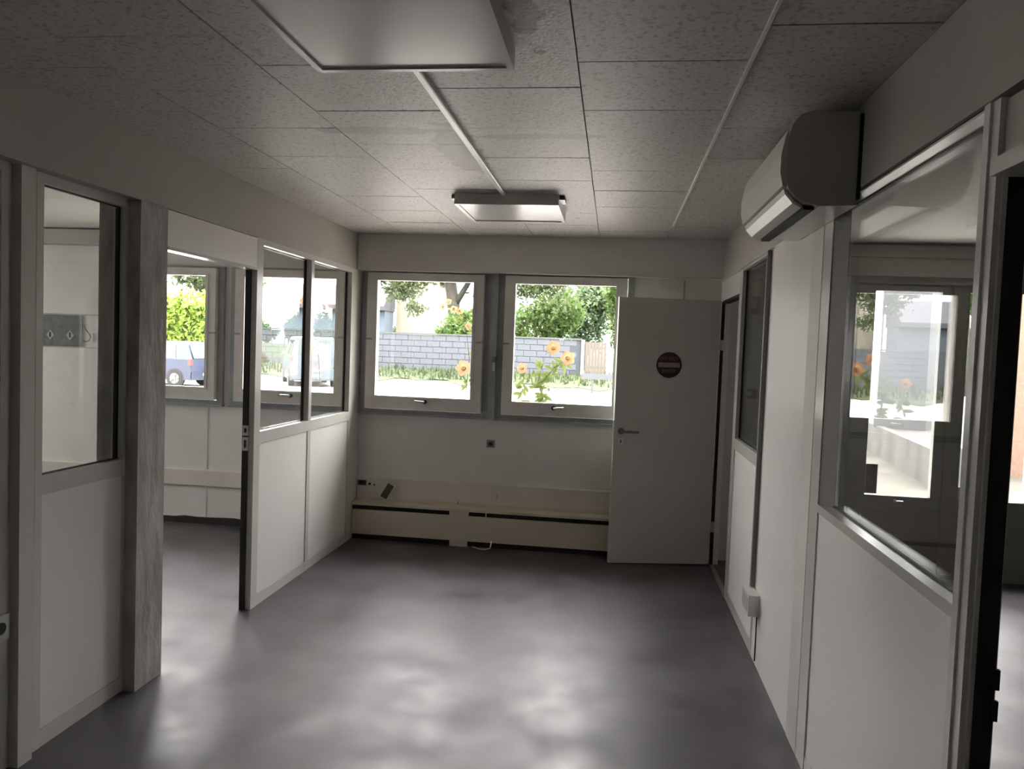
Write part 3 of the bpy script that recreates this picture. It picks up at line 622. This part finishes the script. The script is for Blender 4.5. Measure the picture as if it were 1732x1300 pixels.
# foliage
def leaves(name, blobs, count, size, m, parent=None, shell=0.55):
    """leaf quads scattered through a set of ellipsoids (cx, cy, cz, rx, ry, rz)"""
    vol = np.array([b[3] * b[4] * b[5] for b in blobs]); vol = vol / vol.sum()
    idx = rng.choice(len(blobs), count, p=vol); bb = np.array(blobs)[idx]
    d = rng.normal(size=(count, 3)); d /= np.linalg.norm(d, axis=1)[:, None]
    rad = shell + (1 - shell) * rng.random(count) ** 0.7
    ph = rng.random((len(blobs), 6)) * 6.283                      # lumps and notches, different on every crown
    lump = sum(np.sin(fr * (d @ ax) + ph[idx, k]) for k, (fr, ax) in enumerate(((4.1, (1, .3, .2)), (5.3, (-.2, .4, 1)), (7.7, (.6, -.5, .6)), (9.1, (-.7, .2, .7)), (12.3, (.3, .8, -.6)), (15.7, (.8, .1, -.5)))))
    rad = rad * (0.92 + 0.075 * lump) * (1 + 0.10 * rng.normal(size=count))
    c = bb[:, :3] + d * bb[:, 3:] * rad[:, None]
    if parent is not None: c -= np.array(root_loc(parent))
    a = rng.normal(size=(count, 3)); a /= np.linalg.norm(a, axis=1)[:, None]
    b = np.cross(a, rng.normal(size=(count, 3))); b /= np.linalg.norm(b, axis=1)[:, None]
    s = size * (0.6 + 0.8 * rng.random(count))[:, None]
    v = np.stack([c - a * s, c + b * s * 0.45, c + a * s, c - b * s * 0.45], 1).reshape(-1, 3)
    f = np.arange(count * 4).reshape(-1, 4)
    o = from_data(name, v.tolist(), f.tolist(), m, parent); o['kind'] = 'stuff'; return o
def tree(name, label, base, top, r, blobs, count, size, m, limbs=(), grp=None, hang=None):
    t = thing(name, label, 'tree', base, group=grp)
    if hang: leaves('hanging_foliage', hang, 4600, size * 0.9, m, t, 0.2)
    mid = [base[i] * 0.55 + top[i] * 0.45 + (0.1 if i == 0 else 0) for i in range(3)]
    MB().tube([base, mid, top], r, 10, r * 0.6).build('trunk', BARK, t, smooth=True)
    for p in limbs: MB().tube(p, r * 0.45, 8, r * 0.12).build('branch', BARK, t, smooth=True)
    leaves('foliage', blobs, count, size, m, t); return t
tree('tree', 'big leaning grey-green tree with bare branches above the block wall', (-8.1, 40, 0.3), (-9.2, 40.3, 7.5), 0.42,
     [(-9.0, 40, 9.5, 5.2, 3, 3.0), (-12.0, 39.5, 6.2, 1.6, 1.2, 1.5), (-11.2, 39.6, 4.5, 1.1, .8, .8), (-5.0, 40, 6.2, 3.6, 2, 2.3), (-2.5, 40, 5.3, 2.4, 1.5, 1.8), (-6.2, 39.5, 4.6, 1.6, 1.2, 1.0)], 7000, 0.13, LD,
     limbs=[[(-8.6, 40.1, 3.5), (-7.6, 40, 5.2), (-5.5, 40, 6.0), (-3.2, 40, 5.6)], [(-8.9, 40.2, 5.2), (-10.2, 40, 6.3), (-12.2, 39.6, 6.2)], [(-8.4, 40, 2.8), (-7.2, 39.8, 3.6), (-6.2, 39.6, 4.6)], [(-10.4, 40, 6.0), (-11.0, 39.7, 5.2), (-11.2, 39.6, 4.2)]],
     hang=[(-11.2, 39.6, 4.6, 1.3, .8, .9), (-10.0, 39.6, 5.3, 1.3, .8, .7), (-12.5, 39.5, 5.4, 1.2, .8, .8), (-10.5, 39.6, 3.5, .7, .5, .5), (-8.0, 39.5, 5.4, 1.0, .7, .5), (-4.7, 39.6, 4.7, 1.2, .7, .8), (-3.4, 39.6, 5.0, 1.2, .7, .7)])
for (bx, by, bs, lb, m_, ct) in (
        (-7.6, 38.2, [(-7.6, 38.2, 2.4, 1.1, .8, 1.0), (-6.8, 38.2, 2.0, .8, .8, .7), (-8.4, 38.2, 2.0, .7, .7, .6)], 'rounded green bush above the wall below the leaning tree', LG, 4500),
        (-4.4, 43, [(-4.4, 43, 2.8, 1.6, 1.2, 1.5), (-3.2, 43, 3.6, 1.4, 1.2, 1.5)], 'loose light green tree above the wall right of the leaning tree', LG, 6500),
        (-1.8, 46.3, [(-1.8, 46.3, 3.6, 1.6, 1.2, 2.1), (-0.9, 46.3, 4.9, 1.5, 1.2, 1.5)], 'bluish green tree above the end of the block wall', LB, 8000),
        (0.9, 43, [(0.9, 43, 3.6, 1.4, 1.2, 2.4), (0.5, 43, 5.0, 1.2, 1.2, 1.2)], 'tall green tree behind the tan board fence', LG, 8000)):
    tree('tree', lb, (bx, by, 0.3), (bx, by, bs[0][2]), 0.14, bs, ct, 0.13, m_)
for k, x in enumerate((-32, -28.6, -25.2, -21.8, -18.2)):
    tree('tree', ['far hazy tree, first of the row from the hedge end', 'far hazy tree, second of the row from the hedge end', 'far hazy tree, third and middle of the row', 'far hazy tree, fourth of the row from the hedge end', 'far hazy tree, last of the row toward the blue shed'][k],
         (x, 66, 0.2), (x, 66, 3), 0.2, [(x, 66, 1.3, 1.15, 1.1, 1.0)] + [(x + q, 66, 2.0 + 0.5 * abs(math.sin(7.3 * q + k)), .30, .4, 0.9 + 0.5 * abs(math.sin(3.1 * q + 2 * k))) for q in (-.95, -.5, -.05, .4, .9)], 3600, 0.20, LB, grp='far row of hazy trees')
tree('tree', 'grey-green tree rising behind the lime green hedge', (-21.5, 39, 0), (-21.5, 39, 4.5), 0.2, [(-21.5, 39, 5.2, 2.6, 1.5, 1.6), (-19.0, 39, 4.6, 1.6, 1.2, 1.0)], 6000, 0.13, LD)
hd = thing('hedge', 'tall lime green hedge behind the dark blue car', 'hedge', (-21, 31.8, -0.19))
leaves('foliage', [(x, 31.8, z, 0.9, 0.7, 0.75) for x in np.arange(-27.5, -16.6, 0.9) for z in (0.4, 1.4, 2.3, 2.85)], 22000, 0.13, LH, hd, 0.5)
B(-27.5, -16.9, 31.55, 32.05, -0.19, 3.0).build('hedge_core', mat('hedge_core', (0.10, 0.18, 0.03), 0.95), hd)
tree('tree', 'green tree beyond the pale column of the entrance yard', (12.6, 30, 0.4), (12.6, 30, 4.2), 0.2, [(12.6, 30, 5.2, 2.4, 1.6, 2.2), (11.6, 30, 3.7, 0.9, .9, .7), (14.0, 30, 4.2, 1.2, 1, 1.2)], 7000, 0.12, LG)
for k, x in enumerate((46, 51.5, 57, 62.5)):
    tree('tree', ['distant tree at the field edge, nearest the column', 'distant tree at the field edge, second from the column', 'distant tree at the field edge, third from the column', 'distant tree at the field edge, farthest from the column'][k],
         (x, 130, 0.9), (x, 130, 3.6), 0.25, [(x, 130, 3.6, 2.4, 1.6, 2.6), (x + 0.7, 130, 2.8, 1.6, 1.4, 1.8)], 2600, 0.3, LB, grp='trees at the field edge')

# entrance yard: raised terrace, column, salmon wall, green fence
ter = MB().prism([(4.141, 10.3), (5.36, 11.85), (5.6, 12.6), (9, 15), (34, 46), (10, 46), (5.6, 22), (4.74, 14.94)], 'z', -0.1, 0.48)
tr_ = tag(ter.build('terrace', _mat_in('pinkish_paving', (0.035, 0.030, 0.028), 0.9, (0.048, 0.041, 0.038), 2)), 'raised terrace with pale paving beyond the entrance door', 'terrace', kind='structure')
MB().prism([(4.12, 10.25), (5.40, 11.85), (5.30, 11.93), (4.26, 10.62), (4.84, 14.9), (4.70, 14.94)], 'z', -0.05, 0.50).build('terrace_edge', CONCO, tr_, bevel=0.02)
cl = thing('column', 'pale blue-grey square column on the terrace edge', 'column', (5.12, 14.3, 0.48), kind='structure')
def rotprism(cx, cy, hw, ang_, z0, z1):
    pts = [(cx + hw * 1.414 * math.cos(ang_ + k * math.pi / 2), cy + hw * 1.414 * math.sin(ang_ + k * math.pi / 2)) for k in range(4)]
    return MB().prism(pts, 'z', z0, z1)
rotprism(5.12, 14.3, 0.38, math.radians(15), 0.66, 4.6).build('shaft', COLM, cl, bevel=0.01)
rotprism(5.12, 14.3, 0.41, math.radians(15), 0.48, 0.68).build('plinth', mat('grey_plinth', (0.36, 0.36, 0.38), 0.85), cl, bevel=0.01)
tag(B(5.46, 10.5, 12.1, 12.34, -0.02, 3.6).build('garden_wall', SALM, bevel=0.01), 'salmon rendered wall outside the right entrance leaf', 'wall', kind='structure')
tag(B(12, 26, 30.5, 30.62, 0.46, 0.75).build('low_kerb', mat('grey_blue_kerb', (0.36, 0.38, 0.44), 0.8)), 'grey-blue kerb at the far edge of the terrace', 'kerb', kind='structure')
gf = thing('mesh_fence', 'dark green mesh fence at the terrace end', 'fence', (14.6, 30, 0.48))
for k in range(10): B(13.0 + k * 0.4, 13.05 + k * 0.4, 30, 30.05, 0.48, 1.75).build('post', mat('green_steel', (0.05, 0.16, 0.11), 0.5), gf) if k % 5 == 0 else B(13.0 + k * 0.4, 13.02 + k * 0.4, 30.01, 30.03, 0.55, 1.7).build('bar', bpy.data.materials['green_steel'], gf)
for k in range(6): B(13.0, 16.7, 30.01, 30.03, 0.6 + k * 0.22, 0.63 + k * 0.22).build('wire', bpy.data.materials['green_steel'], gf)

# ------------------------------------------------------------------ vehicles (built along +x, nose towards -x)
def vehicle(name, label, loc, rot, L, Hh, paint, hatch=True, Wd=1.7):
    t = thing(name, label, 'car' if hatch else 'van', (0, 0, 0))
    zb, zs = 0.25, Hh * 0.60
    hw = Wd / 2
    if hatch:
        low = [(-L, zb), (0, zb), (0.02, 0.55), (-0.04, zs), (-L * .62, zs + 0.02), (-L * .97, 0.75), (-L - 0.02, 0.6)]
        gre = [(-0.08, zs - 0.02), (-0.36, Hh - 0.07), (-0.75, Hh), (-L * .44, Hh - 0.02), (-L * .68, zs - 0.02)]
    else:
        low = [(-L, zb), (0, zb), (0.02, 0.55), (0, zs), (-L * .80, zs + 0.02), (-L * .98, 0.85), (-L - 0.02, 0.6)]
        gre = [(0.0, zs - 0.02), (-0.06, Hh - 0.06), (-0.2, Hh), (-L * .60, Hh - 0.02), (-L * .84, zs - 0.02)]
    def P(mb, nm, m, **k): o = mb.build(nm, m, None, **k); o.parent = t; return o
    P(MB().prism(low, 'y', -hw, hw), 'lower_body', paint, bevel=0.06, smooth=False)
    g = MB(); n_ = len(gre); tw = hw * 0.80
    def yy(z): return hw - (hw - tw) * max(0, (z - zs) / (Hh - zs)) - 0.02
    A = [g.bm.verts.new((x, -yy(z), z)) for x, z in gre]; Bv = [g.bm.verts.new((x, yy(z), z)) for x, z in gre]
    g.bm.faces.new(A[::-1]); g.bm.faces.new(Bv)
    for i in range(n_): g.bm.faces.new((A[i], A[(i+1) % n_], Bv[(i+1) % n_], Bv[i]))
    P(g, 'cabin', paint, bevel=0.04)
    win = mat('tinted_car_glass_' + name, (0.25, 0.33, 0.32), 0.1)
    def side_win(x0, x1):
        for sgn in (-1, 1):
            z0, z1 = zs + 0.05, Hh - 0.14
            m_ = MB(); y0, y1 = sgn * (yy(z0) + 0.008), sgn * (yy(z1) + 0.008)
            q = [(x0[0], y0, z0), (x1[0], y0, z0), (x1[1], y1, z1), (x0[1], y1, z1)]
            m_.poly(q); m_.poly([(x, y - sgn * 0.01, z) for x, y, z in q][::-1]); P(m_, 'side_window', win)
    if hatch: side_win((-L*.36, -L*.38), (-0.62, -0.72)); side_win((-L*.62, -L*.47), (-L*.38, -L*.40))
    else: side_win((-L*.60, -L*.58), (-L*.34, -L*.34)); side_win((-L*.30, -L*.30), (-0.3, -0.3))
    rw = MB(); dxr = 0.012
    if hatch: q = [(-0.08 + dxr, -hw*.66, zs + .04), (-0.08 + dxr, hw*.66, zs + .04), (-0.33 + dxr, hw*.58, Hh - .13), (-0.33 + dxr, -hw*.58, Hh - .13)]
    else: q = [(0.012, -hw*.7, zs + .06), (0.012, hw*.7, zs + .06), (-0.03, hw*.62, Hh - .16), (-0.03, -hw*.62, Hh - .16)]
    rw.poly(q); rw.poly([(x - 0.02, y, z) for x, y, z in q][::-1]); P(rw, 'rear_window', win)
    for sgn in (-1, 1):
        P(B(-0.10, 0.028, sgn * hw - 0.10 if sgn > 0 else -hw - 0.008, hw + 0.008 if sgn > 0 else -hw + 0.10, zs - 0.20, zs + 0.02), 'tail_light', mat('tail_light_red_' + name, (0.75, 0.10, 0.10), 0.3), bevel=0.02)
    P(B(-0.06, 0.07, -hw * .96, hw * .96, 0.30, 0.55), 'bumper', paint, bevel=0.03)
    P(B(0.071, 0.078, -0.26, 0.26, 0.40, 0.50), 'number_plate', mat('plate_' + name, (0.75, 0.75, 0.72), 0.5))
    tyre = mat('tyre_' + name, (0.03, 0.03, 0.03), 0.8); rim = mat('rim_' + name, (0.6, 0.6, 0.62), 0.3, metal=0.5)
    for x in (-0.62, -L + 0.72):
        for sgn in (-1, 1):
            wv = MB(); wv.disc((x, sgn * (hw - 0.08), 0.30), 'y', 0.30, 0.2, 24); wo_ = P(wv, 'wheel', tyre, bevel=0.02)
            wv = MB(); wv.disc((x, sgn * (hw + 0.018), 0.30), 'y', 0.19, 0.03, 20)
            o = wv.build('rim', rim); o.parent = wo_
            for k in range(5):
                a = k * 2 * math.pi / 5
                o = MB().tube([(x, sgn * (hw + 0.036), 0.30), (x + 0.17 * math.cos(a), sgn * (hw + 0.036), 0.30 + 0.17 * math.sin(a))], 0.028, 6).build('spoke', rim); o.parent = wo_
            wv = MB(); wv.disc((x, sgn * (hw + 0.0), 0.31), 'y', 0.35, 0.012, 24); P(wv, 'wheel_arch', mat('arch_' + name, (0.06, 0.06, 0.07), 0.8))
    P(B(-L*.62, -L*.60, hw, hw + 0.16, zs + 0.02, zs + 0.14), 'mirror', paint, bevel=0.02); P(B(-L*.62, -L*.60, -hw - 0.16, -hw, zs + 0.02, zs + 0.14), 'mirror', paint, bevel=0.02)
    t.location = loc; t.rotation_euler = (0, 0, rot); return t
vehicle('car', 'dark blue hatchback parked in front of the lime hedge', (-14.55, 26.0, -0.19), math.radians(-6), 3.9, 1.62, mat('dark_blue_paint', (0.07, 0.10, 0.20), 0.25, (0.09, 0.12, 0.22), 1))
vehicle('van', 'pale blue van parked before the block wall behind the left glass', (-11.5, 28.6, -0.19), math.radians(-62), 4.4, 1.95, mat('pale_blue_paint', (0.46, 0.56, 0.70), 0.3, f=0.2), False, 1.8)

# ------------------------------------------------------------------ trumpet vine hanging outside the windows
ORG = leafm('orange_petal', (0.90, 0.36, 0.16), (0.95, 0.58, 0.34), 0.40); THR = mat('yellow_throat', (0.85, 0.60, 0.12), 0.6)
def flower(par, c, d, s=1.0):
    """trumpet with five flared petals, opening along d"""
    c, d = Vector(c), Vector(d).normalized()
    a = d.cross(Vector((0, 0, 1))).normalized(); b = d.cross(a)
    f = MB(); N = 20; rings = []
    for t, r in ((-0.07, 0.006), (-0.045, 0.012), (-0.015, 0.018), (0.0, 0.026), (0.006, 0.045), (0.0, 0.062)):
        ring = []
        for k in range(N):
            ph = 2 * math.pi * k / N
            rr = r * (1 + (0.13 * math.cos(5 * ph) if r > 0.03 else 0)) * s
            ring.append(f.bm.verts.new(c + d * t * s + rr * (math.cos(ph) * a + math.sin(ph) * b)))
        rings.append(ring)
    for A, Bq in zip(rings, rings[1:]):
        for k in range(N): f.bm.faces.new((A[k], A[(k+1) % N], Bq[(k+1) % N], Bq[k]))
    o = f.build('flower', ORG, par, smooth=True)
    th = MB(); th.tube([c - d * 0.03 * s, c - d * 0.004 * s], 0.014 * s, 8); t = th.build('throat', THR, None); t.parent = o
    bmw = root_loc(par)
    for v in t.data.vertices: v.co -= bmw
    return o
def leaf_mesh(mb, base, dirv, L_, W_):
    base, d = Vector(base), Vector(dirv).normalized(); sd = d.cross(Vector((random.uniform(-.4, .4), -1, random.uniform(-.3, .3)))).normalized(); nrm = sd.cross(d)
    pts = [(0, 0), (0.25, 0.42), (0.55, 0.5), (0.8, 0.3), (1, 0)]
    mid = [mb.bm.verts.new(base + d * (L_ * u_) + nrm * (0.12 * L_ * math.sin(u_ * 3))) for u_, _ in pts]
    for sg_ in (-1, 1):
        ed = [mb.bm.verts.new(base + d * (L_ * u_) + sd * sg_ * W_ * v_) for u_, v_ in pts[1:-1]]
        ch = [mid[0]] + ed + [mid[-1]]
        mb.bm.faces.new((mid[0], ed[0], mid[1])); mb.bm.faces.new((mid[1], ed[0], ed[1], mid[2])); mb.bm.faces.new((mid[2], ed[1], ed[2], mid[3])); mb.bm.faces.new((mid[3], ed[2], mid[4]))
def vine(label, stems, flowers, loc, nleaf=9, lsz=0.075):
    t = thing('trumpet_vine', label, 'vine', loc, group=None)
    for st in stems:
        MB().tube(st, 0.004, 6, 0.002).build('stem', BARK, t, smooth=True)
        pv = [Vector(p) for p in st]
        for k in range(nleaf):
            u_ = random.random() * (len(pv) - 1); i = min(int(u_), len(pv) - 2); p = pv[i].lerp(pv[i+1], u_ - i)
            mb = MB(); leaf_mesh(mb, p, (random.uniform(-1, 1), random.uniform(-.5, .3), random.uniform(-.9, .4)), lsz * random.uniform(.7, 1.25), lsz * 0.42)
            mb.build('leaf', LV, t)
    for c_, d_, s_2 in flowers: flower(t, c_, d_, s_2)
    return t
Y = 7.2
vine('trumpet vine rising past the lower corner of the half-hidden window', [[(-0.95, Y, -0.18), (-0.92, Y, 0.6), (-0.86, Y, 1.1), (-0.82, Y, 1.42)], [(-0.92, Y, 0.6), (-0.78, Y, 1.05), (-0.70, Y, 1.3), (-0.62, Y, 1.62)], [(-0.80, Y, 0.9), (-0.66, Y, 1.1), (-0.60, Y, 1.25)], [(-0.70, Y, 1.25), (-0.55, Y, 1.45), (-0.43, Y, 1.52)]],
     [((-0.56, Y - .05, 1.635), (0.1, -1, 0.1), 1.0), ((-0.42, Y - .05, 1.545), (0.25, -1, -.1), 1.05), ((-0.845, Y - .05, 1.435), (-.2, -1, 0.2), 0.8)], (-0.95, Y, -0.18), 24, 0.09)
vine('trumpet vine with one big orange flower before the corner window', [[(-1.30, Y, -0.18), (-1.34, Y, 0.7), (-1.38, Y, 1.2), (-1.40, Y, 1.40)], [(-1.38, Y, 1.2), (-1.36, Y, 1.5), (-1.40, Y, 1.80), (-1.55, Y, 1.98)]],
     [((-1.405, Y - .05, 1.412), (-.1, -1, 0.05), 1.15), ((-1.63, Y - .03, 1.985), (-.6, -1, -.4), 0.5), ((-1.57, Y - .05, 2.03), (-.3, -1, .5), 0.55), ((-1.52, Y - .03, 1.965), (.3, -1, -.7), 0.6), ((-1.46, Y - .03, 1.95), (.6, -1, -.4), 0.55), ((-1.375, Y - .03, 1.81), (.8, -1, 0), 0.55)], (-1.30, Y, -0.18), 9, 0.06)
vine('trumpet vine with few leaves outside the left office window', [[(-2.75, Y, -0.18), (-2.80, Y, 0.8), (-2.86, Y, 1.5), (-2.98, Y, 2.02)], [(-2.80, Y, 0.8), (-2.68, Y, 1.3), (-2.60, Y, 1.66)]],
     [((-2.985, Y - .04, 2.0), (0, -1, 0), 0.9), ((-2.90, Y - .04, 1.93), (.3, -1, -.3), 0.7), ((-2.59, Y - .04, 1.62), (0.2, -1, 0), 0.7)], (-2.75, Y, -0.18), 5, 0.06)
